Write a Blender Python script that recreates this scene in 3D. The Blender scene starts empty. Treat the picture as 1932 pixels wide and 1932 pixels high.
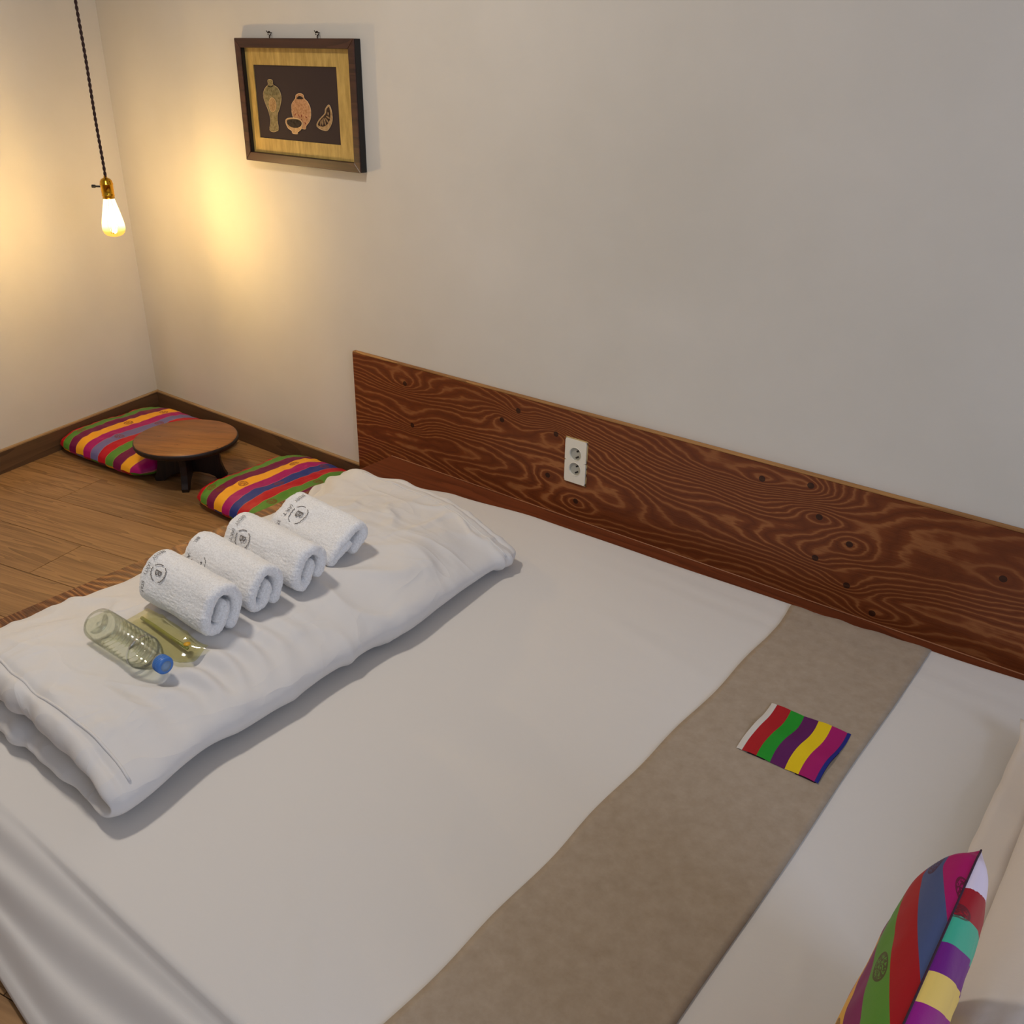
import bpy, bmesh, math, random
from mathutils import Vector, Matrix, noise

random.seed(7)
SC = bpy.context.scene
COL = SC.collection
PI = math.pi

# ------------------------------------------------------------------ camera
H = 1.305                      # eye height above the floor (m); the world X axis runs along the headboard wall
cam_d = bpy.data.cameras.new('camera')
cam_d.lens = 1771.6 / 1932 * 36
cam_d.sensor_width = 36
cam_d.clip_start = 0.02
cam = bpy.data.objects.new('camera', cam_d)
COL.objects.link(cam)
r_, u_, w_ = Vector((0.786, 0.618, 0.0133)), Vector((-0.2809, 0.338, 0.8982)), Vector((-0.5507, 0.7098, -0.4393))
cam.matrix_world = Matrix(((r_.x, u_.x, -w_.x, 0), (r_.y, u_.y, -w_.y, 0), (r_.z, u_.z, -w_.z, H), (0, 0, 0, 1)))
SC.camera = cam

# ------------------------------------------------------------------ light
world = bpy.data.worlds.new('world')
SC.world = world
world.use_nodes = True
bg = world.node_tree.nodes['Background']
bg.inputs[0].default_value = (0.95, 0.95, 1.0, 1)
bg.inputs[1].default_value = 0.31

def area_light(name, loc, target, size, power, color, sy=None):
    d = bpy.data.lights.new(name, 'AREA')
    d.energy = power
    d.color = color
    d.size = size
    if sy:
        d.shape = 'RECTANGLE'
        d.size_y = sy
    else:
        d.shape = 'DISK'
    o = bpy.data.objects.new(name, d)
    COL.objects.link(o)
    o.location = loc
    o.rotation_euler = (Vector(target) - Vector(loc)).to_track_quat('-Z', 'Y').to_euler()
    return o

area_light('ceiling_lamp_light', (-1.75, 0.75, 2.25), (-1.75, 0.75, 0), 0.22, 17.5, (1.0, 0.92, 0.82))
area_light('window_light', (1.9, 0.2, 1.35), (-0.6, 1.2, 0.5), 1.1, 29, (0.60, 0.73, 1.0), 1.2)

SC.view_settings.view_transform = 'Standard'
SC.view_settings.look = 'None'
SC.view_settings.gamma = 1
SC.view_settings.exposure = 0.0
SC.view_settings.use_curve_mapping = False

# ------------------------------------------------------------------ helpers
def lin(c):
    out = []
    for v in c:
        v /= 255
        out.append(v / 12.92 if v <= 0.04045 else ((v + 0.055) / 1.055) ** 2.4)
    return tuple(out) + (1,)

class NT:
    """small node-tree builder"""
    def __init__(s, name, base=(200, 200, 200), rough=0.6, spec=0.5):
        s.m = bpy.data.materials.new(name)
        s.m.use_nodes = True
        s.t = s.m.node_tree
        s.b = s.t.nodes['Principled BSDF']
        s.out = s.t.nodes['Material Output']
        s.b.inputs['Base Color'].default_value = lin(base)
        s.b.inputs['Roughness'].default_value = rough
        s.b.inputs['Specular IOR Level'].default_value = spec
    def n(s, typ, **kw):
        nd = s.t.nodes.new(typ)
        for k, v in kw.items():
            setattr(nd, k, v)
        return nd
    def link(s, a, b):
        s.t.links.new(a, b)
    def put(s, sock, v):
        if hasattr(v, 'is_output'):
            s.link(v, sock)
        else:
            sock.default_value = v
    def math(s, op, a, b=0.0, c=0.0):
        nd = s.n('ShaderNodeMath', operation=op)
        s.put(nd.inputs[0], a)
        s.put(nd.inputs[1], b)
        s.put(nd.inputs[2], c)
        return nd.outputs[0]
    def coord(s, which='Object'):
        return s.n('ShaderNodeTexCoord').outputs[which]
    def mapping(s, vec, scale=(1, 1, 1), rot=(0, 0, 0), loc=(0, 0, 0)):
        nd = s.n('ShaderNodeMapping')
        s.link(vec, nd.inputs[0])
        nd.inputs[1].default_value = loc
        nd.inputs[2].default_value = rot
        nd.inputs[3].default_value = scale
        return nd.outputs[0]
    def noise(s, vec, scale=5, detail=4, rough=0.5, dist=0.0):
        nd = s.n('ShaderNodeTexNoise')
        s.link(vec, nd.inputs['Vector'])
        nd.inputs['Scale'].default_value = scale
        nd.inputs['Detail'].default_value = detail
        nd.inputs['Roughness'].default_value = rough
        nd.inputs['Distortion'].default_value = dist
        return nd.outputs[0]
    def ramp(s, fac, stops, interp='LINEAR'):
        nd = s.n('ShaderNodeValToRGB')
        cr = nd.color_ramp
        cr.interpolation = interp
        while len(cr.elements) < len(stops):
            cr.elements.new(0.5)
        for e, (p, c) in zip(cr.elements, stops):
            e.position = p
            e.color = lin(c)
        s.put(nd.inputs[0], fac)
        return nd.outputs[0]
    def mix(s, fac, a, b, mode='MIX'):
        nd = s.n('ShaderNodeMix', data_type='RGBA', blend_type=mode)
        s.put(nd.inputs[0], fac)
        s.put(nd.inputs[6], a)
        s.put(nd.inputs[7], b)
        return nd.outputs[2]
    def sep(s, vec):
        nd = s.n('ShaderNodeSeparateXYZ')
        s.link(vec, nd.inputs[0])
        return nd.outputs
    def comb(s, x, y, z):
        nd = s.n('ShaderNodeCombineXYZ')
        s.put(nd.inputs[0], x)
        s.put(nd.inputs[1], y)
        s.put(nd.inputs[2], z)
        return nd.outputs[0]
    def col(s, c):
        s.put(s.b.inputs['Base Color'], c)
    def bump(s, h, strength=0.3, dist=0.01):
        nd = s.n('ShaderNodeBump')
        nd.inputs['Strength'].default_value = strength
        nd.inputs['Distance'].default_value = dist
        s.link(h, nd.inputs['Height'])
        s.link(nd.outputs[0], s.b.inputs['Normal'])

def obj(name, me, mat=None, parent=None, smooth=True, label=None, cat=None, group=None, kind=None):
    o = bpy.data.objects.new(name, me)
    COL.objects.link(o)
    if mat:
        me.materials.clear()
        me.materials.append(mat)
    if smooth:
        for p in me.polygons:
            p.use_smooth = True
    if parent:
        o.parent = parent
    tag(o, label, cat, group, kind)
    return o

def tag(o, label=None, cat=None, group=None, kind=None):
    if label: o['label'] = label
    if cat: o['category'] = cat
    if group: o['group'] = group
    if kind: o['kind'] = kind

def thing(name, loc, label, cat, group=None, rotz=0, kind=None):
    o = bpy.data.objects.new(name, None)
    COL.objects.link(o)
    o.empty_display_size = 0.05
    o.location = loc
    o.rotation_euler = (0, 0, rotz)
    tag(o, label, cat, group, kind)
    return o

def mesh(verts, faces, name='m'):
    me = bpy.data.meshes.new(name)
    me.from_pydata([tuple(v) for v in verts], [], faces)
    me.update()
    return me

def from_bm(bm):
    bmesh.ops.recalc_face_normals(bm, faces=bm.faces)
    me = bpy.data.meshes.new('m')
    bm.to_mesh(me)
    bm.free()
    return me

def box(x0, x1, y0, y1, z0, z1, bevel=0.0, seg=2):
    bm = bmesh.new()
    bmesh.ops.create_cube(bm, size=1)
    for v in bm.verts:
        v.co = Vector((x0 + (v.co.x + .5) * (x1 - x0), y0 + (v.co.y + .5) * (y1 - y0), z0 + (v.co.z + .5) * (z1 - z0)))
    if bevel:
        bmesh.ops.bevel(bm, geom=bm.edges[:], offset=bevel, segments=seg, profile=0.5, affect='EDGES')
    return from_bm(bm)

def prism(poly, z0, z1, bevel=0.0, axis='z'):
    """polygon in the plane, extruded along an axis"""
    def P(a, b, c):
        return {'z': (a, b, c), 'y': (a, c, b), 'x': (c, a, b)}[axis]
    bm = bmesh.new()
    lo = [bm.verts.new(P(a, b, z0)) for a, b in poly]
    hi = [bm.verts.new(P(a, b, z1)) for a, b in poly]
    bm.faces.new(lo)
    bm.faces.new(hi)
    n = len(poly)
    for i in range(n):
        bm.faces.new((lo[i], lo[(i + 1) % n], hi[(i + 1) % n], hi[i]))
    bmesh.ops.recalc_face_normals(bm, faces=bm.faces)
    if bevel:
        es = [e for e in bm.edges if e.calc_length() > bevel * 2.2]
        bmesh.ops.bevel(bm, geom=es, offset=bevel, segments=1, affect='EDGES')
    return from_bm(bm)

def lathe(prof, n=40, cap=True):
    """profile of (radius, z), turned about z"""
    vs, fs = [], []
    for rr, z in prof:
        for k in range(n):
            a = 2 * PI * k / n
            vs.append((rr * math.cos(a), rr * math.sin(a), z))
    for i in range(len(prof) - 1):
        for k in range(n):
            k2 = (k + 1) % n
            fs.append((i * n + k, i * n + k2, (i + 1) * n + k2, (i + 1) * n + k))
    if cap:
        fs.append(tuple(range(n - 1, -1, -1)))
        fs.append(tuple(range((len(prof) - 1) * n, len(prof) * n)))
    me = mesh(vs, fs)
    bm = bmesh.new()
    bm.from_mesh(me)
    return from_bm(bm)

def tube_verts(pts, rad, n=8, closed=False):
    vs, fs = [], []
    m = len(pts)
    up = Vector((0, 0, 1))
    for i, p in enumerate(pts):
        a = pts[(i - 1) % m] if closed else pts[max(i - 1, 0)]
        b = pts[(i + 1) % m] if closed else pts[min(i + 1, m - 1)]
        t = (Vector(b) - Vector(a)).normalized()
        s = t.cross(up)
        if s.length < 1e-4:
            s = t.cross(Vector((0, 1, 0)))
        s.normalize()
        q = s.cross(t)
        for k in range(n):
            an = 2 * PI * k / n
            vs.append(Vector(p) + (s * math.cos(an) + q * math.sin(an)) * rad)
    segs = m if closed else m - 1
    for i in range(segs):
        j = (i + 1) % m
        for k in range(n):
            k2 = (k + 1) % n
            fs.append((i * n + k, i * n + k2, j * n + k2, j * n + k))
    if not closed:
        fs.append(tuple(range(n)))
        fs.append(tuple(range((m - 1) * n, m * n)))
    return vs, fs

def tubes(list_of_pts, rad, n=8, closed=False):
    V, F = [], []
    for pts in list_of_pts:
        vs, fs = tube_verts(pts, rad, n, closed)
        o = len(V)
        V += vs
        F += [tuple(i + o for i in f) for f in fs]
    me = mesh(V, F)
    bm = bmesh.new()
    bm.from_mesh(me)
    return from_bm(bm)

def smoothstep(a, b, x):
    t = min(1, max(0, (x - a) / (b - a)))
    return t * t * (3 - 2 * t)      # a > b gives a falling step

def nz(x, y, z=0.0):
    return noise.noise(Vector((x, y, z)))

def interp(tab, x):
    if x <= tab[0][0]:
        return tab[0][1]
    for (a, va), (b, vb) in zip(tab, tab[1:]):
        if x <= b:
            t = (x - a) / (b - a)
            t = t * t * (3 - 2 * t)
            return va + (vb - va) * t
    return tab[-1][1]

def spline2(ctrl, n):
    """Catmull-Rom through 2-D or 3-D control points, resampled to n points of even spacing"""
    P = [Vector(c) for c in ctrl]
    P = [P[0] * 2 - P[1]] + P + [P[-1] * 2 - P[-2]]
    pts = []
    for i in range(1, len(P) - 2):
        for k in range(20):
            t = k / 20
            a, b, c, d = P[i - 1], P[i], P[i + 1], P[i + 2]
            pts.append(0.5 * ((2 * b) + (c - a) * t + (2 * a - 5 * b + 4 * c - d) * t * t + (3 * b - a - 3 * c + d) * t ** 3))
    pts.append(P[-2])
    return resample(pts, n)

def resample(pts, n):
    L = [0]
    for a, b in zip(pts, pts[1:]):
        L.append(L[-1] + (b - a).length)
    out, j = [], 0
    for k in range(n):
        s = L[-1] * k / (n - 1)
        while j < len(L) - 2 and L[j + 1] < s:
            j += 1
        t = (s - L[j]) / max(1e-9, L[j + 1] - L[j])
        out.append(pts[j].lerp(pts[j + 1], min(1, t)))
    return out

def thick_sheet(center, half, along, R, cap_n=6):
    """a thick soft sheet: 2-D centre line (a,b) with half thickness half(s 0..1), drawn along the third axis.
    Both long ends and both free edges are rounded. Returns verts as (a, t, b), faces, and (ring index)."""
    n = len(center)
    nor = []
    for i in range(n):
        a, b = center[max(i - 1, 0)], center[min(i + 1, n - 1)]
        t = (b - a).normalized()
        nor.append(Vector((-t.y, t.x)))
    t0 = (center[0] - center[1]).normalized()
    t1 = (center[-1] - center[-2]).normalized()
    stations = []
    m = len(along)
    L0, L1 = along[0], along[-1]
    for y in along:
        d = min(y - L0, L1 - y)
        k = 1.0 if d >= R else math.sqrt(max(0.0, 1 - ((R - d) / R) ** 2))
        stations.append((y, max(k, 0.03)))
    V, F = [], []
    for y, k in stations:
        ring = []
        for i in range(n):
            ring.append(center[i] + nor[i] * half(i / (n - 1)) * k)
        h1 = half(1.0) * k
        for c in range(1, cap_n):
            an = PI * c / cap_n
            ring.append(center[-1] + nor[-1] * h1 * math.cos(an) + t1 * h1 * math.sin(an))
        for i in range(n - 1, -1, -1):
            ring.append(center[i] - nor[i] * half(i / (n - 1)) * k)
        h0 = half(0.0) * k
        for c in range(1, cap_n):
            an = PI * c / cap_n
            ring.append(center[0] - nor[0] * h0 * math.cos(an) + t0 * h0 * math.sin(an))
        V.append([(p.x, y, p.y) for p in ring])
    rn = len(V[0])
    flat = [Vector(p) for ring in V for p in ring]
    for i in range(m - 1):
        for k in range(rn):
            k2 = (k + 1) % rn
            F.append((i * rn + k, i * rn + k2, (i + 1) * rn + k2, (i + 1) * rn + k))
    # end caps as strips between the two sides of the sheet
    for base, flip in ((0, False), ((m - 1) * rn, True)):
        for i in range(n - 1):
            q = (base + i, base + i + 1, base + (2 * n + cap_n - 2) - i - 1, base + (2 * n + cap_n - 2) - i)
            F.append(q if not flip else q[::-1])
        q = [base + n - 1 + c for c in range(cap_n + 1)]
        F.append(tuple(q))
        q = [base + 2 * n + cap_n - 2 + c for c in range(cap_n)] + [base]
        F.append(tuple(q))
    return flat, F, rn

def grid_faces(nu, nv):
    return [(i * nv + j, i * nv + j + 1, (i + 1) * nv + j + 1, (i + 1) * nv + j) for i in range(nu - 1) for j in range(nv - 1)]

# ------------------------------------------------------------------ materials
def m_wall():
    t = NT('plaster_wall', (214, 206, 194), 0.75, 0.25)
    c = t.coord()
    big = t.noise(c, 1.6, 4, 0.55)
    t.col(t.ramp(big, [(0.3, (200, 194, 183)), (0.7, (211, 205, 195))]))
    h = t.math('ADD', t.math('MULTIPLY', t.noise(c, 5, 3), 1.0), t.math('MULTIPLY', t.noise(c, 55, 2), 0.12))
    t.bump(h, 0.18, 0.02)
    return t.m

def m_plywood(name, knots, dark, mid, light, freq=15.0, along='x', scale=1.0, rough=0.45, seed=0.0, wob=1.0, bump=0.25):
    """rotary cut veneer: contour lines of a smooth field, pulled round the knots"""
    t = NT(name, mid, rough, 0.35)
    c = t.coord()
    s = t.sep(c)
    x, z = (s[0], s[2]) if along == 'x' else (s[0], s[1])
    p2 = t.comb(x, z, seed)
    f1 = t.noise(t.mapping(p2, (0.85 * scale, 3.4 * scale, 1), loc=(seed, seed * 2, 0)), 1.0, 2.0, 0.45, 0.35)
    f2 = t.noise(t.mapping(p2, (7 * scale, 16 * scale, 1)), 1.0, 3, 0.55)
    h = t.math('MULTIPLY_ADD', f1, 1.0 * wob, t.math('MULTIPLY', z, 1.5))
    h = t.math('MULTIPLY_ADD', f2, 0.07 * wob, h)
    dark_spot = None
    for i, (kx, kz, amp) in enumerate(knots):
        dx = t.math('DIVIDE', t.math('SUBTRACT', x, kx), 0.060)
        dz = t.math('DIVIDE', t.math('SUBTRACT', z, kz), 0.028)
        r2 = t.math('ADD', t.math('MULTIPLY', dx, dx), t.math('MULTIPLY', dz, dz))
        g = t.math('DIVIDE', amp, t.math('ADD', r2, 1.0))
        h = t.math('ADD', h, g)
        ddx = t.math('MULTIPLY', dx, 7.5)
        ddz = t.math('MULTIPLY', dz, 3.7)
        q = t.math('ADD', t.math('MULTIPLY', ddx, ddx), t.math('MULTIPLY', ddz, ddz))
        q = t.math('LESS_THAN', q, 1.0)
        dark_spot = q if dark_spot is None else t.math('MAXIMUM', dark_spot, q)
    ph = t.math('FRACT', t.math('MULTIPLY', h, freq))
    fib = t.noise(t.mapping(p2, (9 * scale, 260 * scale, 1)), 1.0, 3, 0.6)
    ph2 = t.math('MULTIPLY_ADD', t.math('SUBTRACT', fib, 0.5), 0.28, ph)
    colr = t.ramp(ph2, [(0.0, light), (0.13, mid), (0.45, dark), (0.76, mid), (0.93, light)])
    tone = t.noise(t.mapping(p2, (1.8, 5, 1)), 1.0, 3)
    colr = t.mix(t.math('MULTIPLY', t.ramp(tone, [(0.35, (0, 0, 0)), (0.7, (255, 255, 255))]), 0.55), colr, lin(dark))
    colr = t.mix(t.math('MULTIPLY', fib, 0.25), colr, lin(dark))
    if dark_spot is not None:
        colr = t.mix(t.math('MULTIPLY', dark_spot, 0.85), colr, lin((30, 12, 6)))
    t.col(colr)
    t.bump(t.math('ADD', ph2, fib), bump, 0.002)
    return t.m

def m_wood(name, dark, light, axis=0, scale=1.0, rough=0.4, contrast=1.0, rand=0.0):
    """straight, fibrous wood; grain along a local axis"""
    t = NT(name, light, rough, 0.4)
    c = t.coord()
    oi = t.n('ShaderNodeObjectInfo').outputs['Random']
    sh = t.math('MULTIPLY', oi, 37.0)
    add = t.n('ShaderNodeVectorMath', operation='ADD')
    t.link(c, add.inputs[0])
    t.link(t.comb(sh, sh, sh), add.inputs[1])
    v = add.outputs[0]
    sc = [1.8, 1.8, 1.8]
    sc2 = [0.8, 0.8, 0.8]
    for k in range(3):
        if k != axis:
            sc[k] = 85.0
            sc2[k] = 10.0
    fib = t.noise(t.mapping(v, tuple(q * scale for q in sc)), 1.0, 4, 0.6)
    band = t.noise(t.mapping(v, tuple(q * scale for q in sc2)), 1.0, 3, 0.55, 0.8)
    rings = t.math('FRACT', t.math('MULTIPLY', band, 7.0))
    f = t.math('MULTIPLY_ADD', rings, 0.35, t.math('MULTIPLY', fib, 0.75))
    colr = t.ramp(f, [(0.30, dark), (0.72, light)])
    if rand:
        k = t.math('MULTIPLY_ADD', oi, rand, 1.0 - rand / 2)
        g = t.n('ShaderNodeHueSaturation')
        t.link(colr, g.inputs['Color'])
        t.link(k, g.inputs['Value'])
        colr = g.outputs[0]
    t.col(colr)
    t.bump(f, 0.12, 0.002)
    return t.m

def m_cloth(name, base, rough=0.9, wr=0.35, weave=900, sheen=0.15, mott=None):
    t = NT(name, base, rough, 0.15)
    c = t.coord()
    t.b.inputs['Sheen Weight'].default_value = sheen
    w1 = t.noise(t.mapping(c, (6, 11, 6), rot=(0, 0, 0.5)), 1.0, 4, 0.55, 0.6)
    w2 = t.noise(c, weave, 1, 0.5)
    h = t.math('MULTIPLY_ADD', w2, 0.05, w1)
    if mott:
        t.col(t.ramp(t.noise(t.mapping(c, (40, 40, 40)), 1.0, 6, 0.7), [(0.25, mott), (0.75, base)]))
    t.bump(h, wr, 0.01)
    return t.m

def m_plain(name, base, rough=0.5, metal=0.0, spec=0.5):
    t = NT(name, base, rough, spec)
    t.b.inputs['Metallic'].default_value = metal
    c = t.coord()
    t.bump(t.noise(c, 120, 3), 0.06, 0.002)
    return t.m

def m_clear(name, tint=(255, 255, 255), gloss=0.12, rough=0.03, dens=0.0, dens_col=(255, 255, 255), fk=0.9):
    """thin clear film: mostly see-through, with a glossy skin"""
    t = NT(name)
    t.t.nodes.remove(t.b)
    tr = t.n('ShaderNodeBsdfTransparent')
    tr.inputs[0].default_value = lin(tint)
    gl = t.n('ShaderNodeBsdfGlossy')
    gl.inputs['Roughness'].default_value = rough
    fr = t.n('ShaderNodeFresnel')
    fr.inputs[0].default_value = 1.5
    f = t.math('MULTIPLY_ADD', fr.outputs[0], fk, gloss)
    mx = t.n('ShaderNodeMixShader')
    t.link(f, mx.inputs[0])
    t.link(tr.outputs[0], mx.inputs[1])
    t.link(gl.outputs[0], mx.inputs[2])
    res = mx.outputs[0]
    if dens:
        df = t.n('ShaderNodeBsdfDiffuse')
        df.inputs[0].default_value = lin(dens_col)
        m2 = t.n('ShaderNodeMixShader')
        m2.inputs[0].default_value = dens
        t.link(res, m2.inputs[1])
        t.link(df.outputs[0], m2.inputs[2])
        res = m2.outputs[0]
    t.link(res, t.out.inputs[0])
    return t.m

def m_stripes(name, colors, motifs=(), edge=True, motif_col=(120, 45, 25)):
    """satin stripes along the UV u axis (in stripe units / n) with printed round motifs at (u, v, radius)"""
    n = len(colors)
    t = NT(name, colors[0], 0.45, 0.22)
    uv = t.coord('UV')
    s = t.sep(uv)
    base = t.ramp(t.math('FRACT', s[0]), [(i / n, c) for i, c in enumerate(colors)], 'CONSTANT')
    if edge:
        fr = t.math('FRACT', t.math('MULTIPLY', s[0], float(n)))
        e = t.math('LESS_THAN', t.math('ABSOLUTE', t.math('SUBTRACT', fr, 0.5)), 0.475)
        base = t.mix(t.math('MULTIPLY_ADD', e, -0.35, 0.35), base, lin((205, 150, 90)))
    pat = t.noise(t.mapping(uv, (1, 1, 1)), 95, 3, 0.6)
    msk = None
    for (u, v, r) in motifs:
        dx = t.math('MULTIPLY', t.math('SUBTRACT', s[0], u), 1.0 / r)
        dy = t.math('MULTIPLY', t.math('SUBTRACT', s[1], v), 1.0 / r)
        d = t.math('SQRT', t.math('ADD', t.math('MULTIPLY', dx, dx), t.math('MULTIPLY', dy, dy)))
        q = t.math('LESS_THAN', d, 1.0)
        ring = t.math('GREATER_THAN', d, 0.84)
        inner = t.math('GREATER_THAN', pat, 0.47)
        q = t.math('MULTIPLY', q, t.math('MAXIMUM', ring, inner))
        msk = q if msk is None else t.math('MAXIMUM', msk, q)
    if msk is not None:
        base = t.mix(t.math('MULTIPLY', msk, 0.75), base, lin(motif_col))
    t.col(base)
    t.bump(t.math('ADD', t.noise(t.coord(), 16, 3), t.math('MULTIPLY', t.noise(t.coord(), 600, 1), 0.06)), 0.12, 0.01)
    return t.m

M_WALL = m_wall()
M_CEIL = m_plain('ceiling_paper', (225, 220, 210), 0.85)
M_PLANK = m_wood('floor_plank_wood', (122, 88, 52), (162, 122, 78), 0, 1.4, 0.36, rand=0.12)
M_GROUND = m_plain('floor_underlay', (52, 32, 18), 0.8)
M_BASE = m_wood('baseboard_wood', (72, 52, 35), (98, 72, 48), 0, 0.8, 0.5)
M_BASETOP = m_wood('baseboard_top_wood', (150, 118, 78), (176, 142, 98), 0, 0.8, 0.5)
KN = [(-1.914, 0.408, .11), (-1.889, 0.281, .12), (-1.483, 0.423, .12), (-1.354, 0.387, -.12), (-1.377, 0.26, .10), (-1.281, 0.21, .10),
      (-1.54, 0.383, -.06), (-0.766, 0.424, .10), (-0.651, 0.44, .14), (-0.62, 0.371, -.14), (-0.543, 0.327, .12), (-0.613, 0.268, .12),
      (-0.532, 0.225, .14), (-0.465, 0.177, .10), (-0.229, 0.354, .08)]
M_HEAD = m_plywood('headboard_veneer', [(a + 2.137, b, c) for a, b, c in KN], (96, 45, 17), (120, 60, 25), (160, 101, 57), 31.0, 'x', 1.0, 0.42, 2.3, 1.0)
M_PLYEDGE = m_wood('plywood_edge_wood', (128, 84, 42), (176, 128, 72), 0, 1.0, 0.6)
M_FOOT = m_plywood('foot_board_veneer', [(.085, 0.30, .1), (.05, 0.80, .12)], (84, 44, 18), (132, 78, 38), (184, 126, 72), 34.0, 'y', 1.0, 0.30, 5.1, 0.9, 0.8)
M_LEDGE = m_wood('red_ledge_wood', (92, 44, 22), (118, 60, 32), 0, 0.7, 0.4)
M_JOINTHL = m_wood('joint_highlight_tone', (132, 80, 50), (160, 106, 72), 0, 0.7, 0.45)
M_SHEET = m_cloth('white_sheet_cotton', (213, 208, 202), 0.85, 0.15)
def m_crumpled(name, base, amt=1.0):
    """soft cotton with creases: ridged noise in two directions"""
    t = NT(name, base, 0.85, 0.15)
    t.b.inputs['Sheen Weight'].default_value = 0.15
    c = t.coord()
    def ridge(scale, rot, det, seed):
        q = t.noise(t.mapping(c, scale, rot=(0, 0, rot), loc=(seed, seed, seed)), 1.0, det, 0.5, 0.7)
        return t.math('POWER', t.math('SUBTRACT', 1.0, t.math('MINIMUM', t.math('MULTIPLY', t.math('ABSOLUTE', t.math('SUBTRACT', q, 0.5)), 7.0), 1.0)), 1.5)
    m1 = t.ramp(t.noise(c, 3.0, 2), [(0.42, (0, 0, 0)), (0.62, (255, 255, 255))])
    h = t.math('MULTIPLY', ridge((3.2, 6.5, 5), 0.55, 2, 0), t.math('MULTIPLY_ADD', m1, 0.8, 0.2))
    h = t.math('MULTIPLY_ADD', ridge((9, 4, 6), -0.3, 2, 4.0), 0.45, h)
    h = t.math('MULTIPLY_ADD', t.noise(c, 18, 3), 0.7, h)
    h = t.math('MULTIPLY_ADD', t.noise(c, 900, 1), 0.03, h)
    t.bump(h, 0.26 * amt, 0.010)
    return t.m
M_DUVET = m_crumpled('duvet_cotton', (212, 208, 204), 1.25)
M_PILLOW = m_cloth('pillow_cotton', (216, 206, 197), 0.85, 0.2)
M_RUNNER = m_cloth('runner_linen', (170, 154, 135), 0.95, 0.15, 700, 0.1, (152, 135, 115))

# ------------------------------------------------------------------ room shell
TH = math.radians(12.317)                 # the side wall and the floor boards are turned against the headboard wall
NX, NY = math.cos(TH), math.sin(TH)       # along the boards
DX, DY = -math.sin(TH), math.cos(TH)      # along the side wall
YW = 1.949                                # headboard wall
CX = -3.312                               # corner
XR, YF, ZC = 1.7, -1.3, 2.35
def left_x(y):
    return CX - (YW - y) * DX / DY
ROOM = [(CX, YW), (left_x(YF), YF), (XR, YF), (XR, YW)]

floor = obj('floor', prism([(x, y) for x, y in ROOM], -0.05, -0.004), M_GROUND, smooth=False, kind='structure')
tag(floor, 'brown wood plank floor beside the low bed')

def clip(poly, half):
    """keep the part of a polygon with half(p) >= 0 (half is linear)"""
    out = []
    for i, p in enumerate(poly):
        q = poly[(i + 1) % len(poly)]
        a, b = half(p), half(q)
        if a >= 0:
            out.append(p)
        if (a >= 0) != (b >= 0):
            t = a / (a - b)
            out.append((p[0] + (q[0] - p[0]) * t, p[1] + (q[1] - p[1]) * t))
    return out

PW, PL = 0.183, 0.92
ends = {0: -2.164, 2: -2.483, 1: -1.82, 3: -2.05, -1: -2.55, -2: -2.2, -3: -1.9}
for row in range(-16, 8):
    b0 = 1.452 + row * PW
    off = ends.get(row, -2.164 + ((row * 0.37) % 1.0) * PL)
    for k in range(-2, 7):
        a0 = off + k * PL
        a1 = a0 + PL
        rect = [(a, b) for a, b in ((a0 + .0008, b0 + .0008), (a1 - .0008, b0 + .0008), (a1 - .0008, b0 + PW - .0008), (a0 + .0008, b0 + PW - .0008))]
        wpoly = [(a * NX + b * DX, a * NY + b * DY) for a, b in rect]
        wpoly = clip(wpoly, lambda p: YW - p[1])
        if wpoly: wpoly = clip(wpoly, lambda p: p[1] - YF)
        if wpoly: wpoly = clip(wpoly, lambda p: XR - p[0])
        if wpoly: wpoly = clip(wpoly, lambda p: (p[0] - CX) * NX + (p[1] - YW) * NY)
        if len(wpoly) < 3:
            continue
        if min(p[0] for p in wpoly) > -1.9 and min(p[1] for p in wpoly) > 0.45:
            continue                          # wholly under the bed
        cx = sum(p[0] for p in wpoly) / len(wpoly)
        cy = sum(p[1] for p in wpoly) / len(wpoly)
        loc = [((p[0] - cx) * NX + (p[1] - cy) * NY, (p[0] - cx) * DX + (p[1] - cy) * DY) for p in wpoly]
        area = abs(sum(loc[i][0] * loc[(i + 1) % len(loc)][1] - loc[(i + 1) % len(loc)][0] * loc[i][1] for i in range(len(loc)))) / 2
        if area < 0.002:
            continue
        o = obj('plank', prism(loc, -0.004, 0.0, 0.0007), M_PLANK, floor, smooth=False)
        o.location = (cx, cy, 0)
        o.rotation_euler = (0, 0, TH)

obj('wall_back', box(CX - .1, XR, YW, YW + .1, -.05, ZC), M_WALL, smooth=False, kind='structure', label='cream plastered wall behind the headboard and picture')
lw = [(CX, YW), (left_x(YF), YF), (left_x(YF) - .1, YF), (CX - .1, YW)]
obj('wall_left', prism(lw, -.05, ZC), M_WALL, smooth=False, kind='structure', label='cream plastered side wall behind the hanging bulb')
obj('ceiling', box(CX - .1, XR, YF, YW + .1, ZC, ZC + .05), M_CEIL, smooth=False, kind='structure', label='pale papered ceiling')

def baseboard(name, length, label):
    root = thing(name, (0, 0, 0), label, None, kind='structure')
    obj('board', box(0, length, -0.011, 0, 0, 0.074, 0.001, 1), M_BASE, root, smooth=False)
    obj('top_strip', box(0, length, -0.012, 0, 0.074, 0.081, 0.002, 2), M_BASETOP, root, smooth=False)
    return root
HBX = -2.137
b = baseboard('baseboard_back', HBX - CX - 0.016, 'brown wooden baseboard between corner and headboard')
b.location = (CX + 0.014, YW, 0)
b = baseboard('baseboard_left', 3.1, 'brown wooden baseboard along the side wall')
b.rotation_euler = (0, 0, TH - PI / 2 + PI)
b.location = (left_x(YW - 3.02), YW - 3.02, 0)

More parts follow.
